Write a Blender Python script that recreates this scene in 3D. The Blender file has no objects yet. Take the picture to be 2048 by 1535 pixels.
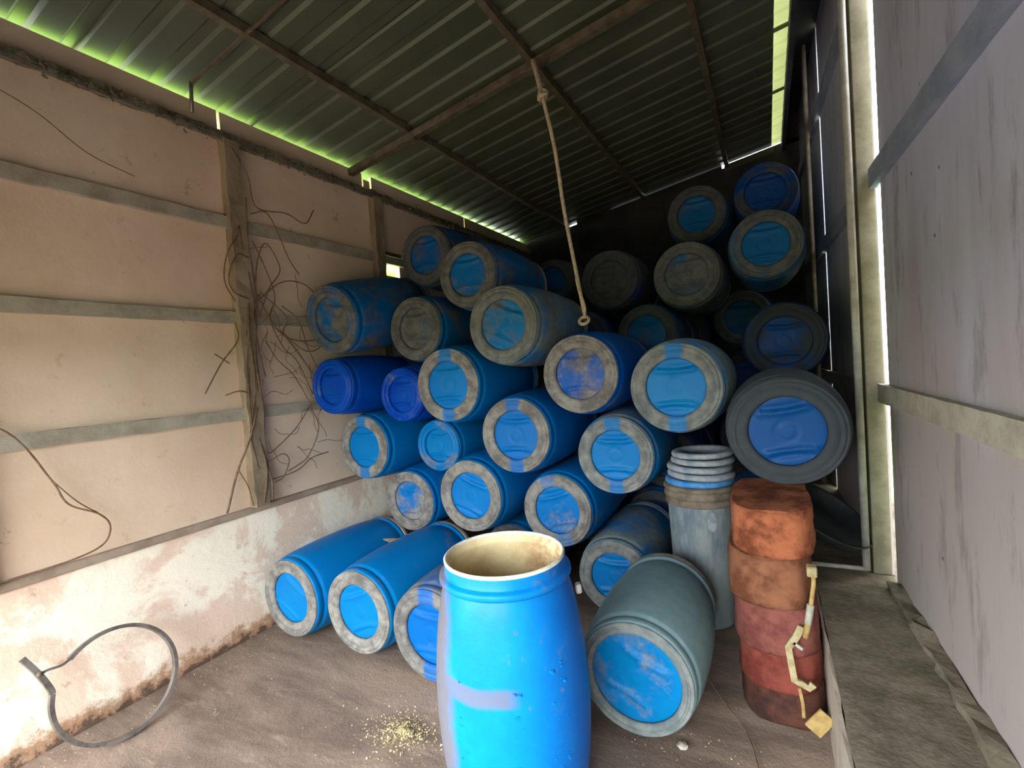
import bpy, bmesh, math, random
from mathutils import Matrix, Vector, noise
random.seed(7)
SC = bpy.context.scene
C = SC.collection
PI = math.pi

# ---------------------------------------------------------------- camera
H = 1.65
yaw, pitch, roll = .4892, -.0348, -.07042
fw = Vector((-math.sin(yaw)*math.cos(pitch), math.cos(yaw)*math.cos(pitch), math.sin(pitch)))
r0 = Vector((math.cos(yaw), math.sin(yaw), 0)); u0 = r0.cross(fw)
rt = math.cos(roll)*r0+math.sin(roll)*u0
up = -math.sin(roll)*r0+math.cos(roll)*u0
cd = bpy.data.cameras.new('camera'); cam = bpy.data.objects.new('camera', cd); C.objects.link(cam)
M = Matrix((rt, up, -fw)).transposed().to_4x4(); M.translation = Vector((0, 0, H))
cam.matrix_world = M
cd.sensor_width = 36; cd.lens = 968.3/2048*36; cd.clip_start = .02
SC.camera = cam

# ---------------------------------------------------------------- light
w = bpy.data.worlds.new('sky'); SC.world = w; w.use_nodes = True
wn = w.node_tree; bg = wn.nodes['Background']
bg.inputs[0].default_value = (.90, .95, 1.0, 1); bg.inputs[1].default_value = 4.5
sd = bpy.data.lights.new('sun', 'SUN'); sun = bpy.data.objects.new('sun', sd); C.objects.link(sun)
sd.energy = 5.0; sd.angle = .02; sd.color = (1.0, .93, .82)
sun.rotation_euler = Vector((.55, -.22, -1.0)).to_track_quat('-Z', 'Y').to_euler()   # light travels right, a little towards the viewer, down
vs = SC.view_settings
vs.view_transform = 'Standard'; vs.look = 'None'; vs.gamma = 1; vs.use_curve_mapping = False
vs.exposure = 2.3

# ---------------------------------------------------------------- materials
def lin(c): return tuple(((v/255)/12.92 if v/255 <= .04045 else ((v/255+.055)/1.055)**2.4) for v in c)+(1,)
class NT:
    def __init__(s, name):
        s.m = bpy.data.materials.new(name); s.m.use_nodes = True; s.t = s.m.node_tree
        s.b = s.t.nodes['Principled BSDF']; s.n = s.t.nodes; s.l = s.t.links
    def val(s, x):
        return x
    def link(s, a, b):
        if hasattr(a, 'is_output') and a.is_output: s.l.new(a, b)
        else:
            b.default_value = a
    def coord(s, kind='Object', scale=(1, 1, 1)):
        c = s.n.new('ShaderNodeTexCoord'); mp = s.n.new('ShaderNodeMapping'); mp.inputs['Scale'].default_value = scale
        s.l.new(c.outputs[kind], mp.inputs[0]); return mp.outputs[0]
    def noise(s, scale=5, detail=4, vec=None, rough=.6, dist=0):
        k = s.n.new('ShaderNodeTexNoise'); k.inputs['Scale'].default_value = scale; k.inputs['Detail'].default_value = detail
        k.inputs['Roughness'].default_value = rough; k.inputs['Distortion'].default_value = dist
        if vec is not None: s.l.new(vec, k.inputs['Vector'])
        return k.outputs['Fac']
    def ramp(s, fac, a, b, c0=0., c1=1.):
        k = s.n.new('ShaderNodeMapRange'); k.interpolation_type = 'SMOOTHSTEP'
        s.link(fac, k.inputs[0]); s.link(a, k.inputs[1]); s.link(b, k.inputs[2]); k.inputs[3].default_value = c0; k.inputs[4].default_value = c1
        return k.outputs[0]
    def math(s, op, a, b=0., c=0.):
        k = s.n.new('ShaderNodeMath'); k.operation = op; s.link(a, k.inputs[0]); s.link(b, k.inputs[1])
        if op == 'MULTIPLY_ADD': s.link(c, k.inputs[2])
        return k.outputs[0]
    def mix(s, f, a, b):
        k = s.n.new('ShaderNodeMix'); k.data_type = 'RGBA'
        s.link(f, k.inputs[0]); s.link(a, k.inputs[6]); s.link(b, k.inputs[7]); return k.outputs[2]
    def xyz(s, vec):
        k = s.n.new('ShaderNodeSeparateXYZ'); s.l.new(vec, k.inputs[0]); return k.outputs
    def attr(s, name):
        k = s.n.new('ShaderNodeAttribute'); k.attribute_type = 'OBJECT'; k.attribute_name = name; return k.outputs['Fac']
    def rnd(s):
        return s.n.new('ShaderNodeObjectInfo').outputs['Random']
    def bump(s, h, strength=.3, dist=.01):
        k = s.n.new('ShaderNodeBump'); k.inputs['Strength'].default_value = strength; k.inputs['Distance'].default_value = dist
        s.link(h, k.inputs['Height']); s.l.new(k.outputs[0], s.b.inputs['Normal'])
    def done(s, col, rough=.7, metal=0., spec=.4):
        s.link(col, s.b.inputs['Base Color']); s.link(rough, s.b.inputs['Roughness']); s.b.inputs['Metallic'].default_value = metal
        s.b.inputs['Specular IOR Level'].default_value = spec
        return s.m

DUST = (.135, .115, .09, 1)
def mat_drum():
    t = NT('drum_plastic'); v = t.coord(); X = t.xyz(v)
    tone = t.attr('tone'); dust = t.attr('dust')
    r = t.rnd()
    off = t.n.new('ShaderNodeVectorMath'); off.operation = 'ADD'; t.l.new(v, off.inputs[0])
    cb = t.n.new('ShaderNodeCombineXYZ'); t.l.new(t.math('MULTIPLY', r, 31.), cb.inputs[0]); t.l.new(t.math('MULTIPLY', r, 17.), cb.inputs[2]); t.l.new(cb.outputs[0], off.inputs[1])
    vo = off.outputs[0]
    n1 = t.noise(5, 5, vo, .62); n2 = t.noise(38, 3, vo, .6)
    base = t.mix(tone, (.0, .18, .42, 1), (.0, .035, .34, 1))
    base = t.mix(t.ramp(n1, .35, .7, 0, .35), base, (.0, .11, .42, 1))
    th = t.math('SUBTRACT', .98, t.math('MULTIPLY', dust, .92))
    f = t.ramp(t.math('MULTIPLY_ADD', n2, .22, t.math('MULTIPLY', n1, .85)), t.math('SUBTRACT', th, .10), t.math('ADD', th, .12), 0, .93)
    # hand-worn strips where the moulded grips cross the dusty ring
    ax = t.math('ABSOLUTE', X[0]); wob = t.math('MULTIPLY_ADD', n1, .05, ax)
    strip = t.math('MULTIPLY', t.ramp(wob, .085, .06), t.attr('strip'))
    f = t.math('MULTIPLY', f, t.math('SUBTRACT', 1.0, t.math('MULTIPLY', strip, .85)))
    shd = t.attr('grime'); g2 = t.noise(3.2, 5, vo, .7); g3 = t.noise(13, 4, vo, .7)  # 'grime' holds the painted shade amount
    dcol = t.mix(t.ramp(g3, .35, .65), DUST, (.27, .245, .20, 1))
    dcol = t.mix(t.ramp(g2, .52, .70, 0, .6), dcol, (.09, .07, .05, 1))
    dcol = t.mix(t.math('MULTIPLY', t.attr('teal'), .85), dcol, t.mix(g3, (.13, .25, .27, 1), (.22, .33, .33, 1)))
    dcol = t.mix(shd, dcol, (.035, .04, .038, 1)); base = t.mix(t.math('MULTIPLY', shd, .55), base, (.003, .02, .06, 1))  # shade put into the colour: darkens dust and plastic of dim drums
    col = t.mix(f, base, dcol)
    t.bump(t.math('ADD', n1, t.math('MULTIPLY', n2, .4)), .25, .008)
    return t.done(col, t.ramp(f, 0, 1, .42, .9), 0, .14)
def mat_front_drum():
    t = NT('clean_blue_plastic'); v = t.coord(); X = t.xyz(v)
    n1 = t.noise(6, 5, v); n2 = t.noise(45, 3, v); n3 = t.noise(2.2, 2, v)
    base = t.mix(t.ramp(n1, .35, .7), (.0, .18, .54, 1), (.0, .225, .60, 1))
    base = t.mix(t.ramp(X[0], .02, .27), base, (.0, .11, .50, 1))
    f1 = t.ramp(t.math('MULTIPLY_ADD', n1, .06, X[0]), -.165, -.205)
    zz = t.math('ABSOLUTE', t.math('SUBTRACT', X[2], t.math('MULTIPLY_ADD', n1, .04, .56)))
    f2 = t.math('MULTIPLY', t.ramp(zz, .04, .018), t.ramp(X[0], .03, -.03))
    f2 = t.math('MULTIPLY', f2, t.ramp(X[1], .05, 0))
    f3 = t.ramp(t.math('MULTIPLY', n2, n1), .32, .42, 0, .5)
    f = t.math('MAXIMUM', t.math('MAXIMUM', f1, t.math('MULTIPLY', f2, .85)), f3)
    f = t.math('MULTIPLY', f, t.ramp(n2, .2, .5, .8, .97))
    col = t.mix(f, base, (.135, .125, .14, 1))
    t.bump(t.math('ADD', n1, t.math('MULTIPLY', n2, .5)), .22, .008)
    return t.done(col, t.ramp(f, 0, 1, .38, .8), 0, .18)
def mat_simple(name, c1, c2, scale=6, rough=.8, metal=0, bump=.3, bscale=40, stretch=(1, 1, 1), lo=.35, hi=.65, spec=.3):
    t = NT(name); v = t.coord(scale=stretch)
    n1 = t.noise(scale, 5, v); n2 = t.noise(bscale, 4, v)
    col = t.mix(t.ramp(t.math('MULTIPLY_ADD', n2, .25, t.math('MULTIPLY', n1, .8)), lo, hi), c1, c2)
    if bump: t.bump(t.math('ADD', n2, n1), bump, .006)
    return t.done(col, rough, metal, spec)
def mat_wallboard():
    t = NT('cream_wall_board'); v = t.coord('Object'); g = t.n.new('ShaderNodeNewGeometry')
    p = g.outputs['Position']; X = t.xyz(p)
    n1 = t.noise(1.3, 5, p, .6); n2 = t.noise(9, 6, p, .7); n3 = t.noise(60, 3, p)
    col = t.mix(t.ramp(n1, .3, .7), (.64, .48, .35, 1), (.76, .61, .48, 1))
    col = t.mix(t.ramp(n2, .60, .76, 0, .55), col, (.30, .20, .13, 1))
    nv = t.noise(3.5, 6, p, .75)
    col = t.mix(t.math('MULTIPLY', t.ramp(nv, .63, .70), .5), col, (.16, .11, .08, 1))
    t.bump(t.math('ADD', n2, t.math('MULTIPLY', n3, .3)), .25, .01)
    return t.done(col, .85, 0, .2)
def mat_plinth():
    t = NT('peeling_whitewash'); g = t.n.new('ShaderNodeNewGeometry'); p = g.outputs['Position']; X = t.xyz(p)
    n1 = t.noise(2.4, 6, p, .65, .4); n2 = t.noise(14, 6, p, .7); n3 = t.noise(60, 3, p)
    col = t.mix(t.ramp(n1, .45, .56), (.74, .56, .44, 1), (.88, .80, .66, 1))
    col = t.mix(t.ramp(n2, .60, .72, 0, .55), col, (.36, .22, .12, 1))
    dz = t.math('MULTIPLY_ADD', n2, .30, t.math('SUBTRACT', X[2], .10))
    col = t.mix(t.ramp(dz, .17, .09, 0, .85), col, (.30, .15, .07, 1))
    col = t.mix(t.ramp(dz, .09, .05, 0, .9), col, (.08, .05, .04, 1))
    t.bump(t.math('ADD', n1, t.math('MULTIPLY', n2, .5)), .5, .02)
    return t.done(col, .85, 0, .2)
def mat_floor():
    t = NT('packed_mud_floor'); g = t.n.new('ShaderNodeNewGeometry'); p = g.outputs['Position']
    mp = t.n.new('ShaderNodeMapping'); mp.inputs['Rotation'].default_value = (0, 0, .75); mp.inputs['Scale'].default_value = (.5, 2.2, 1); t.l.new(p, mp.inputs[0]); s = mp.outputs[0]
    n1 = t.noise(1.8, 6, s, .65, .5); n2 = t.noise(11, 6, p, .7); n3 = t.noise(70, 4, p); n4 = t.noise(5, 6, s, .7)
    col = t.mix(t.ramp(n1, .35, .68), (.14, .10, .078, 1), (.28, .205, .155, 1))
    col = t.mix(t.ramp(n4, .55, .72, 0, .5), col, (.40, .31, .235, 1))
    col = t.mix(t.ramp(n2, .55, .8, 0, .6), col, (.08, .058, .045, 1))
    vo = t.n.new('ShaderNodeTexVoronoi'); vo.inputs['Scale'].default_value = 22; t.l.new(p, vo.inputs[0])
    sp = t.math('MULTIPLY', t.ramp(vo.outputs['Distance'], .14, .06), t.ramp(n2, .5, .6))
    col = t.mix(sp, col, (.48, .42, .34, 1))
    t.bump(t.math('ADD', t.math('MULTIPLY', n2, 1.0), t.math('MULTIPLY', n3, .5)), .5, .012)
    return t.done(col, .85, 0, .25)
def mat_right():
    t = NT('haze_tint_sheet'); g = t.n.new('ShaderNodeNewGeometry'); p = g.outputs['Position']; X = t.xyz(p)
    mp = t.n.new('ShaderNodeMapping'); mp.inputs['Scale'].default_value = (1, 1.6, .35); t.l.new(p, mp.inputs[0])
    n1 = t.noise(1.6, 5, mp.outputs[0], .6, .3); n2 = t.noise(5, 6, mp.outputs[0], .7); n3 = t.noise(60, 3, p)
    col = t.mix(t.ramp(n1, .35, .65), (.42, .44, .60, 1), (.50, .52, .68, 1))  # lilac base carries the bluish lens haze as colour
    # fade to brown lower down; the painted haze tint stays on top
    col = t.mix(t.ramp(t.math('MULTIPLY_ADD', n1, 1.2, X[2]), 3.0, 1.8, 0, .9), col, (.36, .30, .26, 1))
    col = t.mix(t.ramp(n2, .52, .68, 0, .55), col, (.15, .12, .115, 1))
    vo = t.n.new('ShaderNodeTexVoronoi'); vo.inputs['Scale'].default_value = 5; t.l.new(p, vo.inputs[0])
    col = t.mix(t.ramp(vo.outputs['Distance'], .05, .03), col, (.07, .06, .06, 1))
    t.bump(t.math('ADD', n1, t.math('MULTIPLY', n2, .4)), .3, .015)
    return t.done(col, .7, 0, .3)
def mat_roof():
    t = NT('galvanised_sheet'); g = t.n.new('ShaderNodeNewGeometry'); p = g.outputs['Position']
    n1 = t.noise(1.5, 5, p); n2 = t.noise(18, 5, p, .7)
    col = t.mix(t.ramp(n1, .3, .7), (.085, .10, .068, 1), (.125, .14, .10, 1))
    col = t.mix(t.ramp(n2, .6, .8, 0, .5), col, (.10, .10, .06, 1))
    return t.done(col, .45, .25, .4)
def mat_frp():
    t = NT('translucent_sheet'); g = t.n.new('ShaderNodeNewGeometry'); n = t.noise(4, 5, g.outputs['Position'])
    c = t.mix(n, (.20, .22, .13, 1), (.30, .31, .20, 1))
    tr = t.n.new('ShaderNodeBsdfTranslucent'); t.link(c, tr.inputs[0])
    mx = t.n.new('ShaderNodeMixShader'); mx.inputs[0].default_value = .7
    t.done(c, .5)
    out = t.n['Material Output']; t.l.new(t.b.outputs[0], mx.inputs[1]); t.l.new(tr.outputs[0], mx.inputs[2]); t.l.new(mx.outputs[0], out.inputs[0])
    return t.m
def mat_leaf():
    t = NT('leaf'); r = t.rnd(); g = t.n.new('ShaderNodeNewGeometry'); n = t.noise(3, 4, g.outputs['Position'])
    c = t.mix(n, (.22, .38, .05, 1), (.50, .60, .17, 1))
    tr = t.n.new('ShaderNodeBsdfTranslucent'); t.link(c, tr.inputs[0])
    mx = t.n.new('ShaderNodeMixShader'); mx.inputs[0].default_value = .45
    t.done(c, .6)
    out = t.n['Material Output']; t.l.new(t.b.outputs[0], mx.inputs[1]); t.l.new(tr.outputs[0], mx.inputs[2]); t.l.new(mx.outputs[0], out.inputs[0])
    return t.m
def mat_inner():
    t = NT('cream_inside'); v = t.coord(); X = t.xyz(v); n1 = t.noise(5, 6, v, .7, .4); n2 = t.noise(30, 4, v)
    col = t.mix(t.ramp(n1, .4, .7), (.80, .66, .38, 1), (.60, .46, .24, 1))
    st = t.math('MULTIPLY', t.ramp(X[0], .02, .2), t.ramp(n1, .38, .6))
    col = t.mix(st, col, (.34, .17, .07, 1))
    col = t.mix(t.ramp(n2, .68, .76, 0, .5), col, (.3, .2, .1, 1))
    return t.done(col, .5, 0, .4)

mD = mat_drum(); mX = mat_front_drum(); mIn = mat_inner()
mWB = mat_wallboard(); mPl = mat_plinth(); mFl = mat_floor(); mRt = mat_right(); mRoof = mat_roof(); mFRP = mat_frp(); mLeaf = mat_leaf()
mConc = mat_simple('grey_concrete_strip', (.28, .25, .19, 1), (.40, .37, .30, 1), 7, .85, 0, .4)
mPost = mat_simple('weathered_concrete_post', (.19, .14, .09, 1), (.31, .25, .175, 1), 6, .85, 0, .5, stretch=(1, 1, .4))
mPlinthTop = mat_simple('brown_mortar_ledge', (.26, .19, .14, 1), (.36, .28, .22, 1), 9, .9, 0, .5)
mBeam = mat_simple('dirty_dark_angle', (.07, .06, .03, 1), (.20, .18, .12, 1), 14, .8, 0, .8)
mSteel = mat_simple('rusty_brown_steel', (.10, .075, .05, 1), (.17, .14, .10, 1), 12, .65, .3, .3)
mHoop = mat_simple('brown_stained_steel', (.09, .075, .065, 1), (.24, .21, .19, 1), 8, .45, .5, .15)
mZinc = mat_simple('dull_galvanised_steel', (.20, .19, .17, 1), (.38, .35, .31, 1), 10, .45, .7, .15)
mRope = mat_simple('pale_rope', (.32, .25, .16, 1), (.48, .40, .28, 1), 60, .9, 0, .6)
mWire = mat_simple('dry_brown_tendril', (.10, .06, .035, 1), (.20, .13, .08, 1), 30, .9, 0, 0)
mRailR = mat_simple('blue_grey_rail', (.20, .24, .35, 1), (.28, .32, .43, 1), 6, .8, 0, .3)
mLedge = mat_simple('mossy_concrete', (.09, .078, .052, 1), (.20, .17, .12, 1), 5, .9, 0, .6, lo=.35, hi=.7)
mLedgeSide = mat_simple('pale_ledge_render', (.30, .25, .19, 1), (.42, .35, .28, 1), 6, .9, 0, .4)
mJamb = mat_simple('olive_grey_jamb', (.15, .14, .09, 1), (.24, .22, .16, 1), 6, .8, 0, .3)
mPipe = mat_simple('worn_grey_pipe', (.30, .29, .25, 1), (.46, .45, .40, 1), 8, .6, .1, .2)
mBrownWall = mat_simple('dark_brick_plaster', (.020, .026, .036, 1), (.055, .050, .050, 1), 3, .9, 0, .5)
mWood = mat_simple('dark_fascia_board', (.035, .04, .06, 1), (.07, .075, .10, 1), 6, .8, 0, .3)
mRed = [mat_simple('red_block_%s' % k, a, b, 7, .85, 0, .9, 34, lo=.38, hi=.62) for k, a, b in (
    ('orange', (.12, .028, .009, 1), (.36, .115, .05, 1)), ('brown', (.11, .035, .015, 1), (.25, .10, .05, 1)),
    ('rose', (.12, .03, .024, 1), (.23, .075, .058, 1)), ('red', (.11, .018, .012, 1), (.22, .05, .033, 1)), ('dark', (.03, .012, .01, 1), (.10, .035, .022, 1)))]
mTall = mat_simple('soiled_grey_blue_plastic', (.10, .14, .17, 1), (.24, .27, .27, 1), 5, .7, 0, .3, stretch=(1, 1, .3))
mTallBrown = mat_simple('soiled_brown_rim', (.10, .08, .06, 1), (.20, .16, .12, 1), 12, .8, 0, .4)
mLid = mat_simple('dusty_pale_lid', (.16, .20, .24, 1), (.34, .36, .38, 1), 12, .6, 0, .2)
mLidBlue = mat_simple('blue_lid_plastic', (.01, .16, .45, 1), (.10, .26, .48, 1), 12, .5, 0, .2)
mBlack = mat_simple('blackened_metal', (.012, .016, .018, 1), (.035, .04, .04, 1), 6, .6, .2, .3)
mTan = mat_simple('tan_wood', (.28, .17, .055, 1), (.42, .29, .11, 1), 20, .8, 0, .4)
mYellow = mat_simple('yellowed_plastic', (.26, .20, .09, 1), (.42, .36, .20, 1), 20, .6, 0, .2)
mWhite = mat_simple('off_white_plastic', (.30, .29, .23, 1), (.42, .40, .33, 1), 20, .6, 0, .2)
mSaw = mat_simple('pale_yellow_crumbs', (.34, .27, .13, 1), (.58, .48, .26, 1), 30, .95, 0, .5)
mStone = mat_simple('pale_pebble', (.30, .27, .22, 1), (.52, .48, .42, 1), 20, .9, 0, .4)
mMud = mat_simple('dried_mud', (.30, .22, .13, 1), (.46, .37, .25, 1), 20, .95, 0, .6)
mGrass = mat_simple('grass_outside', (.16, .34, .04, 1), (.36, .55, .10, 1), 3, .9, 0, 0)
mSkyBlock = mat_simple('sky_block_green', (.03, .06, .012, 1), (.08, .14, .03, 1), 2, .9, 0, .3)
mYard = mat_simple('pale_yard_earth', (.13, .10, .065, 1), (.19, .15, .10, 1), 1.5, .9, 0, 0)

# ---------------------------------------------------------------- mesh helpers
def mesh(name, vs_, fs, mat=None, smooth=False):
    me = bpy.data.meshes.new(name); me.from_pydata([tuple(v) for v in vs_], [], fs)
    bm = bmesh.new(); bm.from_mesh(me); bmesh.ops.recalc_face_normals(bm, faces=bm.faces); bm.to_mesh(me); bm.free()
    if mat: me.materials.append(mat)
    if smooth:
        for p in me.polygons: p.use_smooth = True
    return me
def obj(name, me, parent=None, label=None, cat=None, group=None, kind=None, mat4=None):
    o = bpy.data.objects.new(name, me); C.objects.link(o)
    if parent: o.parent = parent
    if mat4 is not None: o.matrix_local = mat4
    if label: o['label'] = label
    if cat: o['category'] = cat
    if group: o['group'] = group
    if kind: o['kind'] = kind
    return o
def box_bm(x0, x1, y0, y1, z0, z1, bev=0., jit=0., seg=1):
    bm = bmesh.new(); bmesh.ops.create_cube(bm, size=1)
    for v in bm.verts: v.co = Vector(((x0+x1)/2+v.co.x*(x1-x0), (y0+y1)/2+v.co.y*(y1-y0), (z0+z1)/2+v.co.z*(z1-z0)))
    if bev: bmesh.ops.bevel(bm, geom=bm.edges[:], offset=bev, segments=seg, affect='EDGES')
    if jit:
        for v in bm.verts: v.co += Vector((random.uniform(-jit, jit) for _ in range(3)))
    return bm
def box(name, x0, x1, y0, y1, z0, z1, mat, parent=None, bev=0., jit=0., **k):
    bm = box_bm(x0, x1, y0, y1, z0, z1, bev, jit)
    me = bpy.data.meshes.new(name); bm.to_mesh(me); bm.free(); me.materials.append(mat)
    return obj(name, me, parent, **k)
def rough_bar(name, a, b, w_, h_, mat, parent, n=28, jit=.003, upv=(0, 0, 1), **k):
    """a bar from a to b with slightly uneven edges"""
    a, b = Vector(a), Vector(b); d = (b-a).normalized(); s = d.cross(Vector(upv)).normalized(); u = s.cross(d)
    V, F = [], []
    for i in range(n+1):
        p = a.lerp(b, i/n)
        for sx, sy in ((-1, -1), (1, -1), (1, 1), (-1, 1)):
            V.append(p+s*(sx*w_/2+random.uniform(-jit, jit))+u*(sy*h_/2+random.uniform(-jit, jit)))
    for i in range(n):
        for j in range(4):
            F.append((i*4+j, i*4+(j+1) % 4, i*4+4+(j+1) % 4, i*4+4+j))
    F += [(3, 2, 1, 0), (n*4, n*4+1, n*4+2, n*4+3)]
    return obj(name, mesh(name, V, F, mat), parent, **k)
def lathe(name, prof, mat, seg=64, close=False, wob=0., cap0=False, cap1=False):
    V, F = [], []
    n = len(prof)
    for j in range(seg):
        a = 2*PI*j/seg; k = 1+wob*math.sin(2*a+1)
        for r, z in prof: V.append((r*k*math.cos(a), r*k*math.sin(a), z))
    for j in range(seg):
        j2 = (j+1) % seg
        for i in range(n-1): F.append((j*n+i, j2*n+i, j2*n+i+1, j*n+i+1))
        if close: F.append((j*n+n-1, j2*n+n-1, j2*n, j*n))
    if cap0: F.append([j*n for j in range(seg)])
    if cap1: F.append([j*n+n-1 for j in range(seg)])
    return mesh(name, V, F, mat, True)
def spline(pts, n=6):
    P = [Vector(p) for p in pts]; P = [P[0]*2-P[1]]+P+[P[-1]*2-P[-2]]; o = []
    for i in range(1, len(P)-2):
        for k in range(n):
            t = k/n; a, b, c, d = P[i-1:i+3]
            o.append(.5*((2*b)+(-a+c)*t+(2*a-5*b+4*c-d)*t*t+(-a+3*b-3*c+d)*t**3))
    o.append(P[-2]); return o
def tube(name, pts, r, mat, parent=None, seg=6, closed=False, taper=1., flat=1., **k):
    V, F = [], []; n = len(pts); prev = None
    for i, p in enumerate(pts):
        d = (pts[(i+1) % n]-pts[i-1]) if closed else (pts[min(i+1, n-1)]-pts[max(i-1, 0)])
        d.normalize()
        if prev is None: s = d.orthogonal().normalized()
        else: s = (prev-d*prev.dot(d)).normalized()
        prev = s; u = d.cross(s); rr = r*(1+(taper-1)*i/n)
        for j in range(seg):
            a = 2*PI*j/seg; V.append(p+s*math.cos(a)*rr+u*math.sin(a)*rr*flat)
    for i in range(n if closed else n-1):
        i2 = (i+1) % n
        for j in range(seg): F.append((i*seg+j, i*seg+(j+1) % seg, i2*seg+(j+1) % seg, i2*seg+j))
    if not closed: F += [list(range(seg)), list(range((n-1)*seg, n*seg))]
    return obj(name, mesh(name, V, F, mat, True), parent, **k)
def empty(name, loc=(0, 0, 0), label=None, cat=None, group=None, kind=None, mat4=None):
    o = bpy.data.objects.new(name, None); C.objects.link(o); o.empty_display_size = .1
    o.matrix_world = mat4 if mat4 is not None else Matrix.Translation(loc)
    if label: o['label'] = label
    if cat: o['category'] = cat
    if group: o['group'] = group
    if kind: o['kind'] = kind
    return o

# ---------------------------------------------------------------- floor, yard
XL, YB, Y0 = -3.09, 6.6, -.6
def grid(name, x0, x1, y0, y1, nx, ny, zf, mat):
    V = [(x0+(x1-x0)*i/nx, y0+(y1-y0)*j/ny, 0) for j in range(ny+1) for i in range(nx+1)]
    V = [(x, y, zf(x, y)) for x, y, _ in V]
    F = [(j*(nx+1)+i, j*(nx+1)+i+1, (j+1)*(nx+1)+i+1, (j+1)*(nx+1)+i) for j in range(ny) for i in range(nx)]
    return mesh(name, V, F, mat, True)
fl = obj('floor', grid('floor', XL-.05, .62, Y0, YB+.1, 90, 150, lambda x, y: -.004+.006*noise.noise(Vector((x*2.3, y*2.3, 0)))-.002, mFl), kind='structure')
box('concrete_yard', -9, 9, -14, Y0, -.12, -.02, mYard, kind='structure')
box('grass_bank', -14, XL-.35, Y0, 12, -.14, -.03, mGrass, kind='structure')
box('slit_light_block', 2.3, 2.5, Y0-3, 12, -.1, 4.6, mYard, kind='structure')  # added wall, cuts the sky light coming through the right-hand slits
box('grass_bank', .95, 14, Y0, 12, -.14, -.03, mGrass, kind='structure')

# ---------------------------------------------------------------- left wall
wl = box('wall_left', XL-.16, XL, Y0, YB+.1, -.05, .80, mPl, kind='structure')
box('plinth_coping', XL-.16, XL+.022, Y0, YB, .80, .842, mPlinthTop, wl, bev=.005)
posts = (.69, 2.035, 3.37, 4.53, 5.75)
zr = (.842, 1.465, 2.10, 2.72, 3.30)
edges = (Y0, .69, 2.035, 3.37, 4.53, YB)
for i in range(5):
    y0, y1 = edges[i], edges[i+1]
    for j in range(4):
        z0, z1 = zr[j], zr[j+1]
        if i == 3 and j in (2, 3):
            # board notched around the small opening beside the post
            if j == 2: box('wall_board', XL-.03, XL, y0+.30, y1-.004, z0+.003, z1-.003, mWB, wl); box('wall_board', XL-.03, XL, y0+.003, y0+.30, z0+.003, 2.58, mWB, wl)
            else: box('wall_board', XL-.03, XL, y0+.003, y1-.004, z0+.05, z1-.003, mWB, wl)
            continue
        box('wall_board', XL-.03-random.uniform(0, .004), XL-random.uniform(0, .003), y0+.003, y1-.004, z0+.002, z1-.002, mWB, wl)
ey = (Y0, .69, 2.0, 3.275, 3.37, 4.9, YB)
for i in range(6):
    if i == 3: box('top_board', XL-.03, XL-.005, ey[i]+.008, ey[i+1]-.01, 3.30, 3.40, mWB, wl); continue
    box('top_board', XL-.035, XL-.004, ey[i]+.010, ey[i+1]-.010, 3.30, 3.448+random.uniform(-.003, .004), mWB, wl)
for z in zr[1:4]:
    rough_bar('rail', (XL+.012, Y0, z), (XL+.012, YB, z), .034, .074, mConc, wl, 60, .003)
rough_bar('beam', (XL+.02, Y0, 3.278), (XL+.02, YB, 3.278), .06, .05, mBeam, wl, 140, .008)
rough_bar('beam_flange', (XL+.045, Y0, 3.255), (XL+.045, YB, 3.255), .012, .03, mZinc, wl, 100, .003)
for i, y in enumerate(posts):
    rough_bar('post', (XL+.03, y-.002, .842), (XL+.03, y, 3.255), .105, .07, mPost, wl, 40, .005, upv=(1, 0, 0))
# small opening frame
box('opening_frame', XL-.03, XL+.012, 3.44, 3.47, 2.58, 2.80, mSteel, wl); box('opening_frame', XL-.03, XL+.012, 3.44, 3.70, 2.765, 2.80, mSteel, wl)

# ---------------------------------------------------------------- back wall
wb = box('wall_back', XL-.1, .62, YB, YB+.14, -.05, 3.3, mBrownWall, kind='structure')
zroof = lambda x: 3.455+.165*(x-XL)
def gable(x0, x1, dz):
    V = []
    for x in (x0, x1):
        for z in (3.3, zroof(x)+dz):
            for y in (YB, YB+.14): V.append((x, y, z))
    obj('gable', mesh('gable', V, [(0, 1, 3, 2), (4, 6, 7, 5), (0, 4, 5, 1), (2, 3, 7, 6), (0, 2, 6, 4), (1, 5, 7, 3)], mBrownWall), wb)
gable(XL-.1, -2.42, .03); gable(-2.42, -2.30, .01); gable(-2.30, -2.2, .03); gable(-2.2, -1.8, .031); gable(-1.8, -.40, .0265); gable(-.40, -.33, -.01); gable(-.33, .62, .022)
box('gable', .24, .75, YB, YB+.14, 4.0, 4.4, mBrownWall, wb)
for x in (-2.02, -1.36, -.345, -.37): pass

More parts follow.
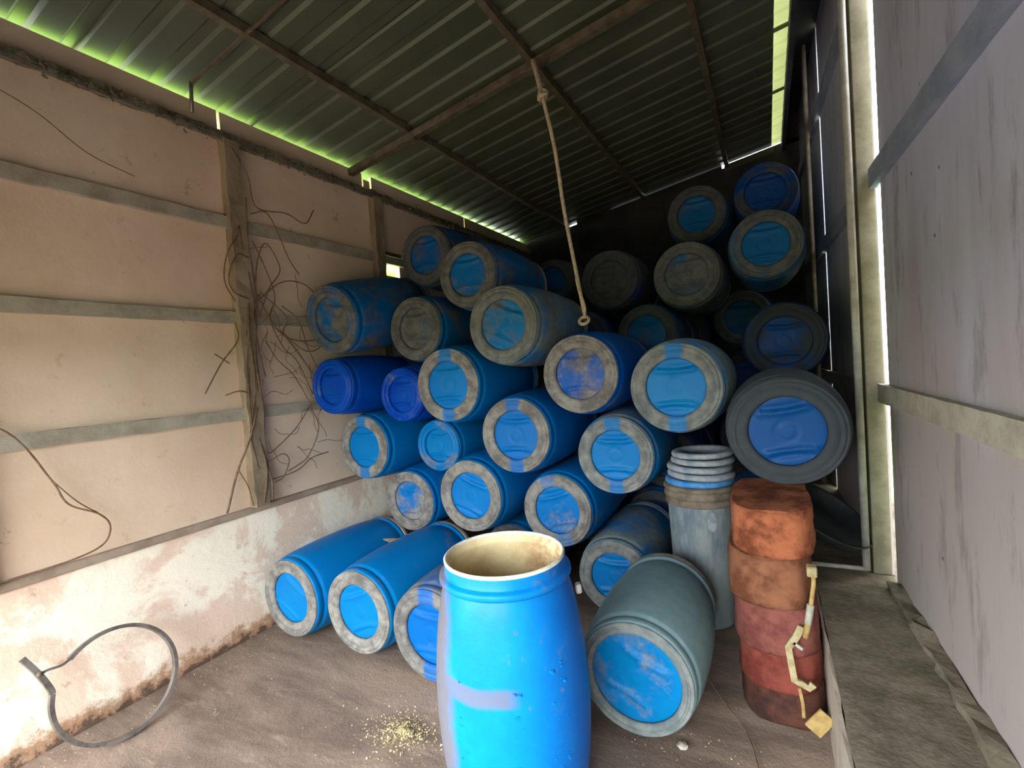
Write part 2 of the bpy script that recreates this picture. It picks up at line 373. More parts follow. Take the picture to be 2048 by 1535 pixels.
# ---------------------------------------------------------------- roof
SL = math.atan(.165)
ce = empty('ceiling', (0, 0, 0), kind='structure')
def roof_sheet(name, y0, y1, x0, x1, mat, pitch_=.2, rw=.030, rh=.015, dz=0.):
    """trapezoid-rib sheet, ribs run up the slope; 1 mm-thin metal given real thickness"""
    ys = []; k = math.floor(y0/pitch_)
    prof = [(y0, 0)]
    while k*pitch_ < y1+pitch_:
        c = k*pitch_+.06
        for o_, h in ((-rw-.014, 0), (-rw+.004, rh), (rw-.004, rh), (rw+.014, 0)):
            if y0 < c+o_ < y1: prof.append((c+o_, h))
        k += 1
    prof.append((y1, prof[-1][1]))
    V, F = [], []; n = len(prof)
    for t in (0, .0025):
        for x in (x0, x1):
            for y, h in prof: V.append((x, y, zroof(x)+.028+h+t+dz))
    for i in range(n-1):
        F += [(i, i+1, n+i+1, n+i), (2*n+i, 3*n+i, 3*n+i+1, 2*n+i+1), (i, 2*n+i, 2*n+i+1, i+1), (n+i, n+i+1, 3*n+i+1, 3*n+i)]
    F += [(0, n, 3*n, 2*n), (n-1, 3*n-1, 4*n-1, 2*n-1)]
    return obj(name, mesh(name, V, F, mat), ce)
ys = [-1.35, -.5, .5, 1.3, 2.3, 3.3, 4.3, 5.3, 6.4+.22]
for i in range(len(ys)-1):
    roof_sheet('roof_sheet', ys[i]-.02, ys[i+1]+.02, XL-.22, .145, mRoof, dz=.003*(i % 2))
    roof_sheet('clear_sheet', ys[i]-.02, ys[i+1]+.02, .135, .245, mFRP, dz=.008+.003*(i % 2))
def sloped_bar(name, x0, x1, y, w_, h_, drop, mat):
    return rough_bar(name, (x0, y, zroof(x0)+drop), (x1, y, zroof(x1)+drop), w_, h_, mat, ce, 20, .001)
for x in (-2.42, -1.345, -.34):
    rough_bar('purlin', (x, -1.2, zroof(x)), (x, YB-.01, zroof(x)), .045, .052, mSteel, ce, 60, .0015)
for y in (.3, 3.12):
    sloped_bar('rafter', XL+.01, .2, y, .05, .055, -.055, mSteel)
sloped_bar('brace_rod', -2.93, -.5, 1.75, .014, .014, -.03, mSteel)
tube('hanger_rod', [Vector((-2.93, 1.75, 3.46)), Vector((-2.95, 1.75, 3.29))], .011, mZinc, ce)
# gusset plates where rafter and purlins meet
for x in (-2.42, -1.345, -.34):
    box('gusset', x-.07, x+.07, 3.085, 3.155, zroof(x)-.092, zroof(x)-.082, mSteel, ce, bev=.003)
# dark fascia and closing roof above the right wall
box('fascia_board', .243, .28, -1.2, YB+.1, 3.93, 4.35, mWood, ce)
box('upper_roof_board', .243, .75, -1.2, YB+.1, 4.33, 4.36, mWood, ce)
# flashing along the head of the back wall
V = []
rough_bar('flashing', (-.37, YB-.01, zroof(-.37)-.03), (.16, YB-.01, zroof(.16)-.03), .014, .06, mFRP, ce, 20, .002)
# front header above the doorway
hd = box('wall_front', XL, .6, -.62, -.54, 1.98, 4.05, mWood, kind='structure')
box('light_cut_panel', .22, .6, -.62, -.56, 0, 1.98, mWood, hd)  # unseen panel, added to keep light off the right side

# ---------------------------------------------------------------- right wall
TH = math.atan(.0313)
wr = empty('wall_right', kind='structure', mat4=Matrix.Translation((.572+.0313*1.85, 0, 0)) @ Matrix.Rotation(TH, 4, 'Z'))
# in this frame the wall face is the plane x=0, y runs along it
segs = [(-.6, 1.145), (1.15, 3.07), (3.17, 4.95), (5.00, 6.60)]
for i, (a, b) in enumerate(segs):
    for z0, z1 in ((.40, 1.38), (1.383, 2.49), (2.493, 4.4)):
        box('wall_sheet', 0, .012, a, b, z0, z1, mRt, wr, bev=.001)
    for z, h in ((1.38, .095), (2.49, .10), (3.62, .10)):
        y0_, y1_ = ((-.6, 1.145), (1.15, 3.15), (3.35, 5.36), (5.40, 6.55))[i]
        rough_bar('rail', (-.016, y0_, z), (-.016, y1_, z), .034, h, mConc if z < 2 else mRailR, wr, 30, .0012)
# back faces: sheet edge cover strips outside the slits stay open; jamb post and pipe
jb = box('jamb_post', -.082, -.002, 3.16, 3.24, .40, 4.3, mJamb, wr, bev=.004)
tube('pipe', [Vector((-.118, 3.13, .43)), Vector((-.118, 3.13, 4.25))], .018, mPipe, wr, seg=12)
tube('pipe', [Vector((-.118, 3.13, .435)), Vector((-.37, 3.13, .435))], .012, mPipe, wr, seg=10)
tube('pipe', [Vector((-.085, 5.08, .43)), Vector((-.085, 5.08, 4.25))], .02, mSteel, wr, seg=10)
# ledge under the wall
led = rough_bar('ledge', (.40, Y0, .20), (.40, YB, .20), .46, .40, mLedge, wr, 60, .004)
led.matrix_local = Matrix.Rotation(0, 4, 'Z')
led.parent = None; led.name = 'trim_1'; led['kind'] = 'structure'
rough_bar('ledge_face', (.163, Y0, .19), (.163, 3.10, .19), .012, .40, mLedgeSide, led, 50, .003)
rough_bar('mortar_fillet', (.60, Y0, .405), (.515, 3.0, .405), .06, .05, mLedge, led, 50, .012)
box('outer_footing', .63, .80, Y0, YB, -.1, .40, mLedge, led)

# ---------------------------------------------------------------- drums
def drum_meshes(R, tag, L=.93, big=0.):
    k = R/.275; r = lambda a: a*k
    prof = [(r(.236), .022), (r(.243), .016), (r(.249), .03), (r(.251), .055), (r(.247), .062), (r(.248), .068), (r(.257), .075), (r(.260), .09), (r(.264), .13)]
    for i in range(1, 14):
        t = i/14; prof.append((r(.264+.012*math.sin(PI*t)**.8), .13+(L-.30)*t))
    prof += [(r(.263), L-.17), (r(.256), L-.12), (r(.246), L-.09), (r(.243), L-.075), (r(.256), L-.072), (r(.257), L-.06), (r(.246), L-.056), (r(.243), L-.03), (r(.240), L-.02)]
    body = lathe('body_'+tag, prof, mD, 64)
    ring = lathe('base_ring_'+tag, [(r(.244), .020), (r(.2435), .010), (r(.236), .003), (r(.232), .008), (r(.228), .008), (r(.225), .001), (r(.214+big*.3), .001), (r(.210+big*.3), .008), (r(.205+big*.4), .008), (r(.200+big*.5), .001), (r(.176+big), .0025), (r(.166+big), .006), (r(.160+big), .014), (r(.157+big), .026), (r(.235), .03)], mD, 64, close=True)
    # recessed end panel with two moulded grips
    V, F = [(0, 0, .024)], []; nr, ns = 14, 56
    def hgt(x, y):
        x, y = x/k, y/k; h = .024
        for s in (-1, 1):
            q = s*y-(.088+.25*x*x*4)
            h += -.016*math.exp(-(q/.010)**2)+.010*math.exp(-((q-.022)/.012)**2) if abs(x) < .115 else 0
        h += .004*math.exp(-((math.hypot(x, y)-.045)/.006)**2)
        return h
    for i in range(1, nr+1):
        for j in range(ns):
            a = 2*PI*j/ns; rr = r(.159+big)*i/nr; x, y = rr*math.cos(a), rr*math.sin(a); V.append((x, y, hgt(x, y) if i < nr else .026))
    for j in range(ns):
        F.append((0, 1+(j+1) % ns, 1+j))
        for i in range(nr-1):
            a = 1+i*ns+j; b = 1+i*ns+(j+1) % ns; F.append((a, b, b+ns, a+ns))
    panel = mesh('end_panel_'+tag, V, F, mD, True)
    lid = lathe('lid_'+tag, [(.001, L-.012), (r(.18), L-.012), (r(.19), L-.002), (r(.235), L), (r(.249), L-.006), (r(.250), L-.03), (r(.247), L-.035)], mD, 48)
    hoop = lathe('clamp_ring_'+tag, [(r(.247), L-.045), (r(.256), L-.04), (r(.258), L-.02), (r(.253), L-.004), (r(.247), L-.001)], mZinc, 48)
    return body, ring, panel, lid, hoop
BIG = drum_meshes(.275, 'large'); SMALL = drum_meshes(.225, 'small', .80); SHORT = drum_meshes(.275, 'short', .80, .034)
GRP = 'blue plastic drums lying in the pile'
def drum(x, y, z, label, tone=.3, dust=.25, ring=.85, panel=.12, strip=0., ms=BIG, yaw_=0, pit=0, spin=0, scale=1., group=GRP, name='drum', grime=0., teal=0.):  # grime: amount of shade painted into the drum colour
    m = Matrix.Translation((x, y, z)) @ Matrix.Rotation(math.radians(yaw_), 4, 'Z') @ Matrix.Rotation(math.radians(-90+pit), 4, 'X') @ Matrix.Rotation(math.radians(spin), 4, 'Z') @ Matrix.Scale(scale, 4)
    e = empty(name, label=label, cat='drum', group=group, mat4=m)
    for nm, me, du, st in (('body', ms[0], dust, 0), ('base_ring', ms[1], ring, strip), ('end_panel', ms[2], panel, 0), ('lid', ms[3], .5, 0), ('clamp_ring', ms[4], 0, 0)):
        o = obj(nm, me, e); o['tone'] = float(tone); o['dust'] = float(du); o['strip'] = float(st); o['grime'] = float(grime); o['teal'] = float(teal if nm == 'body' else teal*.3)  # 'grime' is the painted shade amount, not dirt
        if nm == 'base_ring' and ring > .6: o['label'] = 'dust-coated end ring'
    return e
K_ = dict
D_ = [
 # x, y, z, label, params
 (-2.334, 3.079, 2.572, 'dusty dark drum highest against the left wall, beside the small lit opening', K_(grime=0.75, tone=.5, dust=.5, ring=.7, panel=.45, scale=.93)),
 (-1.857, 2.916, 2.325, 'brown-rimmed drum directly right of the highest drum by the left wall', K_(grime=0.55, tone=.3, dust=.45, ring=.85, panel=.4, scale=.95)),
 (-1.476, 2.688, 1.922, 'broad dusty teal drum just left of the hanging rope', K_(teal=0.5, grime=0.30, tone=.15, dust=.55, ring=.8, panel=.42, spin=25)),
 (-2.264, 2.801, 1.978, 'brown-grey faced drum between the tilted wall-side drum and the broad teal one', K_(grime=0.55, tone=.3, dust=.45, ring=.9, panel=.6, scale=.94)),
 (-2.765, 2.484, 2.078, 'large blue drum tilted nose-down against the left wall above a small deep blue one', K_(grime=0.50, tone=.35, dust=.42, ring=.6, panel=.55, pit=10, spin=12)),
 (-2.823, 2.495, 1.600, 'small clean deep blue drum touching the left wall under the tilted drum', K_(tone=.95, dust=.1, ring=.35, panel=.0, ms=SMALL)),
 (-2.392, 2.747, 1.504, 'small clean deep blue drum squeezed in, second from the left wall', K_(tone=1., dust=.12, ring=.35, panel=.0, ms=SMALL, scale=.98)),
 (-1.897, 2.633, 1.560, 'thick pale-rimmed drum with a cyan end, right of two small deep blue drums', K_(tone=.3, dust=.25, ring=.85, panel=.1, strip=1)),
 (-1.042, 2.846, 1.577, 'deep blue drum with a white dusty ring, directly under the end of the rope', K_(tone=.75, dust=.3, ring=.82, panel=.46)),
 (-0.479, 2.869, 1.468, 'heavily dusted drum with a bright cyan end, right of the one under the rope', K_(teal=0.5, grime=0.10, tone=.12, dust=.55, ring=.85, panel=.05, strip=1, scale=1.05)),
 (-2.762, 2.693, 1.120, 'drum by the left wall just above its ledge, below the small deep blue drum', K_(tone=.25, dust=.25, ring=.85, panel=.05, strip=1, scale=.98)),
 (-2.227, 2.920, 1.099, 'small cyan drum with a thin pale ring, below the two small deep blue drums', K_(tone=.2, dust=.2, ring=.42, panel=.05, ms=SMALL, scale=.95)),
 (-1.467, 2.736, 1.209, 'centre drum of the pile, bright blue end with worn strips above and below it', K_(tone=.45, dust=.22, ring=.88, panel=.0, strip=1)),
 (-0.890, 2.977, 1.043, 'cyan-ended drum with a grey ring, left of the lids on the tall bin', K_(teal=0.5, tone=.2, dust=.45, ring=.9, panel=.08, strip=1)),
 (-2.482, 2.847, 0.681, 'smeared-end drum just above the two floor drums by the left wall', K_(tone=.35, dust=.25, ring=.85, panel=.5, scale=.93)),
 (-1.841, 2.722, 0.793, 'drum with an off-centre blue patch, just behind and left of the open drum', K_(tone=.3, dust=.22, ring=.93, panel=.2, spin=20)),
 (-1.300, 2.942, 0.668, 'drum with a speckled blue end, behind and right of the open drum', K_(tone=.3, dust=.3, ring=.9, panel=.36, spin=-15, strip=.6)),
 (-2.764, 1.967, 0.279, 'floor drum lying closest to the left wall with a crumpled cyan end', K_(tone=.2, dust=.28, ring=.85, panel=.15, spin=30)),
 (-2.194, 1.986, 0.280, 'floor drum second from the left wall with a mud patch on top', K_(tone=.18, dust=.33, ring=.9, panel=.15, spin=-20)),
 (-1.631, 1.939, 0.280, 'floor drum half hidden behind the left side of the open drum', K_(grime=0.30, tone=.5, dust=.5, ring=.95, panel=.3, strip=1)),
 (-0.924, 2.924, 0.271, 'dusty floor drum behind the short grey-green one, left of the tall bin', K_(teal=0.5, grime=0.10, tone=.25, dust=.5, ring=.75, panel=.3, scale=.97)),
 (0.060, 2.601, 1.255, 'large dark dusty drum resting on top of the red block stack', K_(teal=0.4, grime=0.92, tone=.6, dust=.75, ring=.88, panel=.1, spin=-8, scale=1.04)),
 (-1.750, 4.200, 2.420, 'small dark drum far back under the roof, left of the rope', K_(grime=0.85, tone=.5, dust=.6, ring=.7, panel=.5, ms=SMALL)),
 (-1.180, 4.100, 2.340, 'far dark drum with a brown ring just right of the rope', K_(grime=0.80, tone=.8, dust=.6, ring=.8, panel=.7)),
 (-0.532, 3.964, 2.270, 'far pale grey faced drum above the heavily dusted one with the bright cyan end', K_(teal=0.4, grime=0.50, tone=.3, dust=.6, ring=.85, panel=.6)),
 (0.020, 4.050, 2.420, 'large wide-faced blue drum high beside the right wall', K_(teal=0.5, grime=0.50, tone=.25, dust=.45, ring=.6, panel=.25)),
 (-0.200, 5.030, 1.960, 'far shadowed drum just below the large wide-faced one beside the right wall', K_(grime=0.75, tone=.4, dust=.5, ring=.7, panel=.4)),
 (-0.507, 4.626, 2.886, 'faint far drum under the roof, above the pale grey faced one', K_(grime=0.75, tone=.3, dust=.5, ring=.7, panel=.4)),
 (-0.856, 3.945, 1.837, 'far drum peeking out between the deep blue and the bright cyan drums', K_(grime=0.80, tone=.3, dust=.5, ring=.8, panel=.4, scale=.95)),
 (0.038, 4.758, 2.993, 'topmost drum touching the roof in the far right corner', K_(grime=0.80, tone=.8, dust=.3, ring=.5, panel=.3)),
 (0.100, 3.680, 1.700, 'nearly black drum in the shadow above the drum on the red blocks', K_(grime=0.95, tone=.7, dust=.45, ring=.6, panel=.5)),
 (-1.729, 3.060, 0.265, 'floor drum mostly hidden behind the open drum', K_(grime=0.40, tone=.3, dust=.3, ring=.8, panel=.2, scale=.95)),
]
E_ = None
dl = []
for x, y, z, lab, kw in D_: dl.append(drum(x, y, z, lab, **kw))
# drums behind the front rows that carry the far ones
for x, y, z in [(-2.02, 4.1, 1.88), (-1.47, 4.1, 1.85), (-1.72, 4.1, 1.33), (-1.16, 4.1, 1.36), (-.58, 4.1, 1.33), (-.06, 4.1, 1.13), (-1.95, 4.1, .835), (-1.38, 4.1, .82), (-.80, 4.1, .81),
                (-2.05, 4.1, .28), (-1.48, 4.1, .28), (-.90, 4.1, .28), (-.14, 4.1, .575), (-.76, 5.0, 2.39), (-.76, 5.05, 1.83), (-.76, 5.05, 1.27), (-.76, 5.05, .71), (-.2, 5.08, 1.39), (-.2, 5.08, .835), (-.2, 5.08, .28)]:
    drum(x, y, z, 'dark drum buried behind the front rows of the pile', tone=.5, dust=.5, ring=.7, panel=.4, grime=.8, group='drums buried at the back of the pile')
# short drum in front
drum(-.568, 1.984, .280, 'short drum coated in grey-green dust with a turquoise end, beside the open drum', tone=0., teal=1., dust=.84, ring=.93, panel=.34, ms=SHORT, spin=25, group=None)
# mud patch on the floor drum
V = [(0, 0, .008)]+[(.07*math.cos(a)*(1+.35*math.sin(3*a)), .035*math.sin(a)*(1+.3*math.cos(2*a)), 0) for a in [2*PI*i/18 for i in range(18)]]
mp_ = obj('mud_patch', mesh('mud_patch', V, [(0, 1+i, 1+(i+1) % 18) for i in range(18)], mMud, True), dl[18]); mp_['label'] = 'dried mud patch'
mp_.matrix_local = (dl[18].matrix_world.inverted() @ Matrix.Translation((-2.26, 2.46, .262+.277)) @ Matrix.Rotation(.3, 4, 'Z') @ Matrix.Scale(1.5, 4))

# open upright drum
ox = empty('open_drum', label='bright blue open-topped drum standing upright in the foreground, cream inside', cat='drum', mat4=Matrix.Translation((-.915, 1.56, 0)) @ Matrix.Rotation(math.radians(30.4), 4, 'Z'))
pr = [(.20, .0), (.225, .004), (.24, .02), (.246, .06), (.252, .10)]
for i in range(1, 24):
    t = i/24; pr.append((.252+(.238-.252)*t+.042*math.sin(PI*t**.95)**.75, .10+.75*t))
pr += [(.236, .862), (.232, .870), (.230, .878)]
o = obj('body', lathe('open_body', pr, mX, 96, cap0=True), ox)
o = obj('collar', lathe('collar', [(.229, .876), (.242, .879), (.248, .888), (.247, .900), (.242, .906), (.230, .908), (.227, .912), (.227, .945), (.225, .951)], mX, 96), ox)
o = obj('rim', lathe('rim', [(.226, .946), (.228, .955), (.223, .960), (.217, .958), (.215, .950)], mat_simple('cream_rim', (.62, .58, .46, 1), (.82, .80, .70, 1), 30, .6, 0, .1), 96), ox); o['label'] = 'cream top rim'
o = obj('inner_wall', lathe('inner_wall', [(.2155, .951), (.214, .93), (.209, .925), (.211, .915), (.222, .86), (.248, .70), (.262, .45), (.252, .25), (.23, .04), (.001, .03)], mIn, 96), ox); o['label'] = 'stained cream inside'
lug = box('side_lug', .262, .284, -.015, .02, .775, .81, mPipe, ox, bev=.005)
# embossed marks lower right on the body
V, F = [], []
for q in range(46):
    a = math.radians(random.choice((-90+28, -90+34, -90+2, -90-40))+random.uniform(-4, 4)); z = random.uniform(.22, .66); rr = .2865 if .3 < z < .6 else .281
    i0 = len(V); c = Vector((rr*math.cos(a), rr*math.sin(a), z)); tn = Vector((-math.sin(a), math.cos(a), 0)); nn = Vector((math.cos(a), math.sin(a), 0)); s = random.uniform(.003, .007)
    for dx, dz in ((-1, -1), (1, -1), (1, 1), (-1, 1)): V.append(c+tn*dx*s+Vector((0, 0, dz*s*.7))-nn*.006)
    for dx, dz in ((-.6, -.6), (.6, -.6), (.6, .6), (-.6, .6)): V.append(c+tn*dx*s+Vector((0, 0, dz*s*.7))+nn*.002)
    F += [(i0+4, i0+5, i0+6, i0+7)]+[(i0+j, i0+(j+1) % 4, i0+4+(j+1) % 4, i0+4+j) for j in range(4)]
obj('moulded_marks', mesh('moulded_marks', V, F, mX), ox, kind='stuff')

# ---------------------------------------------------------------- tall bin with stack of lids
tb = empty('tall_bin', (-.415, 3.16, 0), label='tall soiled grey-blue cylindrical bin standing under the drums, left of the red blocks', cat='bin')
obj('body', lathe('bin_body', [(.15, 0), (.165, .008), (.172, .03), (.180, .30), (.188, .60), (.192, .74)], mTall, 56, cap0=True), tb)
obj('upper_band', lathe('upper_band', [(.192, .74), (.205, .745), (.207, .76), (.197, .767), (.197, .785), (.210, .79), (.212, .805), (.200, .812), (.200, .83), (.213, .836), (.214, .852), (.2, .86), (.001, .86)], mTallBrown, 56), tb)['label'] = 'brown soiled ribbed rim'
V = [(0, 0, 0)]+[(.026*math.cos(a), .052*math.sin(a)*(1.2 if a < PI else 1), 0) for a in [2*PI*i/20 for i in range(20)]]
sp = obj('paint_spot', mesh('paint_spot', V, [(0, 1+i, 1+(i+1) % 20) for i in range(20)], mLid), tb); sp['label'] = 'pale blue paint blot'
sp.matrix_local = Matrix.Rotation(math.radians(25), 4, 'Z') @ Matrix.Translation((0, -.1925, .66)) @ Matrix.Rotation(PI/2, 4, 'X')
for i in range(5):
    z = .862+i*.042
    nm = ('bottom lid with a bright blue edge in the stack on the tall bin', 'second lid from the bottom of the stack on the tall bin', 'middle lid of the stack on the tall bin', 'fourth lid from the bottom of the stack on the tall bin', 'top lid of the stack on the tall bin')[i]
    me = lathe('lid_%d' % i, [(.001, .022), (.13, .022), (.14, .034), (.185, .036), (.198, .03), (.203, .018), (.200, .004), (.192, .0), (.186, .006), (.184, .02)], mLidBlue if i == 0 else mLid, 48)
    obj('lid', me, None, label=nm, cat='lid', group='lids stacked on the tall bin', mat4=Matrix.Translation((-.415+.008*math.sin(i*2.3)+.006*i, 3.16+.006*math.cos(i*2), z)) @ Matrix.Rotation(math.radians(2*math.sin(i)), 4, 'Y') @ Matrix.Scale(1-.028*i, 4))

# ---------------------------------------------------------------- red blocks
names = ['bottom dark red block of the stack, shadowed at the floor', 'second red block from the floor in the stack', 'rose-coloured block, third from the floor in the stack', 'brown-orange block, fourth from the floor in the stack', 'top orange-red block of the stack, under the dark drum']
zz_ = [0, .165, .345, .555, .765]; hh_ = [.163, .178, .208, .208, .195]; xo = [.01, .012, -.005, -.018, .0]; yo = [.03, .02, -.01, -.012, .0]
for i in range(5):
    bm = bmesh.new(); N = 64; L = 12; rows = []
    for l in range(L+1):
        t = l/L; zt = hh_[i]*t; bul = 1.0-.035*t-.03*(t > .99)
        ring_ = []
        for j in range(N):
            a = 2*PI*j/N; c, s = math.cos(a), math.sin(a); e = 2/3.2
            x = .175*math.copysign(abs(c)**.45, c); y = .30*math.copysign(abs(s)**e, s)
            if y < 0: y = -.30*abs(s)**.55
            y = y+.03*(c*c)*(1 if s < 0 else 0)
            nz = noise.noise(Vector((x*9+i*5, y*9, zt*9)))*.016+noise.noise(Vector((x*28+i*5, y*28, zt*28)))*.010
            ring_.append(bm.verts.new(((x)*bul*(1+nz*3), (y)*bul*(1+nz*2), zt+.008*noise.noise(Vector((x*6, y*6, i*3+t*.1)))*(1 if l in (0, L) else 0)-.02*(1-abs(x)/.165)*(1 if y < 0 else 0)*(1 if i else 0)*(abs(y)/.3))))
        rows.append(ring_)
    for l in range(L):
        for j in range(N): bm.faces.new((rows[l][j], rows[l][(j+1) % N], rows[l+1][(j+1) % N], rows[l+1][j]))
    bm.faces.new(rows[0][::-1]); bm.faces.new(rows[-1])
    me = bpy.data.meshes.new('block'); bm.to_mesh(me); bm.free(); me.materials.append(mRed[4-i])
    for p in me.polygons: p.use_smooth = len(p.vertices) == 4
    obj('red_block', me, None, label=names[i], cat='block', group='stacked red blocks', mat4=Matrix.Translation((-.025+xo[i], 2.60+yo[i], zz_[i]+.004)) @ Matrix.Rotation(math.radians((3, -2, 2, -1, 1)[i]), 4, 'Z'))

# dark basin lying tilted behind the blocks on the ledge
bs = lathe('basin', [(.001, -.05), (.20, -.05), (.26, -.02), (.30, .03), (.305, .04), (.31, .036), (.31, .028), (.275, -.03), (.21, -.065), (.001, -.065)], mBlack, 56)
obj('basin', bs, None, label='dark round metal basin tilted on the ledge beside the red blocks, under the dark drum', cat='basin', mat4=Matrix.Translation((.235, 3.22, .68)) @ Matrix.Rotation(math.radians(32), 4, 'Y') @ Matrix.Rotation(math.radians(14), 4, 'X') @ Matrix.Scale(.82, 4))

# ---------------------------------------------------------------- clamp ring leaning on the left wall
cr = empty('steel_ring', (-2.80, 1.10, 0), label='bent steel drum clamp ring with an open lever, leaning against the left wall', cat='ring')
R_, pts = .250, []
tilt = math.radians(17)
def rp(a, r=R_, out=0):   # a in the plane of the ring, 0 = far side along the wall, 90 = up
    yy, hh = r*math.cos(a), r*math.sin(a)+R_+.012
    return Vector((-hh*math.sin(tilt)+out, yy, hh*math.cos(tilt)))
arc = [rp(math.radians(a)) for a in range(-200, 132, 4)]
def strap(name, pts, wd, th, parent, mat):
    n = len(pts); V, F = [], []; nn = Vector((math.cos(tilt), 0, math.sin(tilt)))
    for i, p in enumerate(pts):
        d = (pts[min(i+1, n-1)]-pts[max(i-1, 0)]).normalized(); s = d.cross(nn).normalized()
        for a, b in ((-1, -1), (1, -1), (1, 1), (-1, 1)): V.append(p+nn*a*wd/2+s*b*th/2)
    for i in range(n-1):
        for j in range(4): F.append((i*4+j, i*4+(j+1) % 4, i*4+4+(j+1) % 4, i*4+4+j))
    F += [(0, 1, 2, 3), (n*4-4, n*4-3, n*4-2, n*4-1)]
    return obj(name, mesh(name, V, F, mat, False), parent)
strap('hoop', arc, .030, .017, cr, mHoop)
e0, e1 = arc[0], arc[-1]
kn = rp(math.radians(144), R_+.075)
strap('end_strap', spline([e1, rp(math.radians(135), R_+.015), rp(math.radians(140), R_+.05), kn], 5), .018, .010, cr, mHoop)
strap('lever', spline([e0, rp(math.radians(155), R_+.012), kn, rp(math.radians(137), R_+.165)], 5), .020, .022, cr, mHoop)
tube('pivot_bolt', [kn+Vector((.016, 0, .006)), kn-Vector((.016, 0, .006))], .011, mSteel, cr, 10)

# ---------------------------------------------------------------- rope
rpE = empty('hanging_rope', (-1.29, 3.04, 3.66), label='pale rope tied to the roof frame and hanging down to the deep blue drum', cat='rope')
def loc(p): return Vector(p)-Vector((-1.29, 3.04, 3.66))
a_, k_, b_ = (-1.29, 3.04, 3.67), (-1.2, 2.94, 3.37), (-.992, 2.88, 1.955)
tube('upper_strand', spline([loc(a_), loc((-1.255, 3.0, 3.56)), loc(k_)], 5), .017, mRope, rpE, 8)
tube('lower_strand', spline([loc(k_), loc((-1.135, 2.925, 3.02)), loc((-1.09, 2.91, 2.6)), loc((-1.03, 2.89, 2.2)), loc(b_)], 8), .0125, mRope, rpE, 8)
def torus(name, R1, r1, mat, parent, m4, n=20, s=8):
    return tube(name, [m4 @ Vector((R1*math.cos(2*PI*i/n), R1*math.sin(2*PI*i/n), 0)) for i in range(n)], r1, mat, parent, s, closed=True)
for q in range(3):
    torus('knot', .022, .014, mRope, rpE, Matrix.Translation(loc(k_)+Vector((.004*q, 0, .014*(q-1)))) @ Matrix.Rotation(.5*q, 4, 'X') @ Matrix.Rotation(.4*q-.3, 4, 'Y'))
torus('end_loop', .030, .010, mRope, rpE, Matrix.Translation(loc((-.990, 2.86, 1.905))) @ Matrix.Rotation(.9, 4, 'X'))
tube('lashing', spline([loc((-1.03, 2.885, 2.17)), loc((-1.01, 2.87, 2.08)), loc((-.985, 2.87, 1.99)), loc((-.985, 2.86, 1.93))], 5), .011, mRope, rpE, 6)

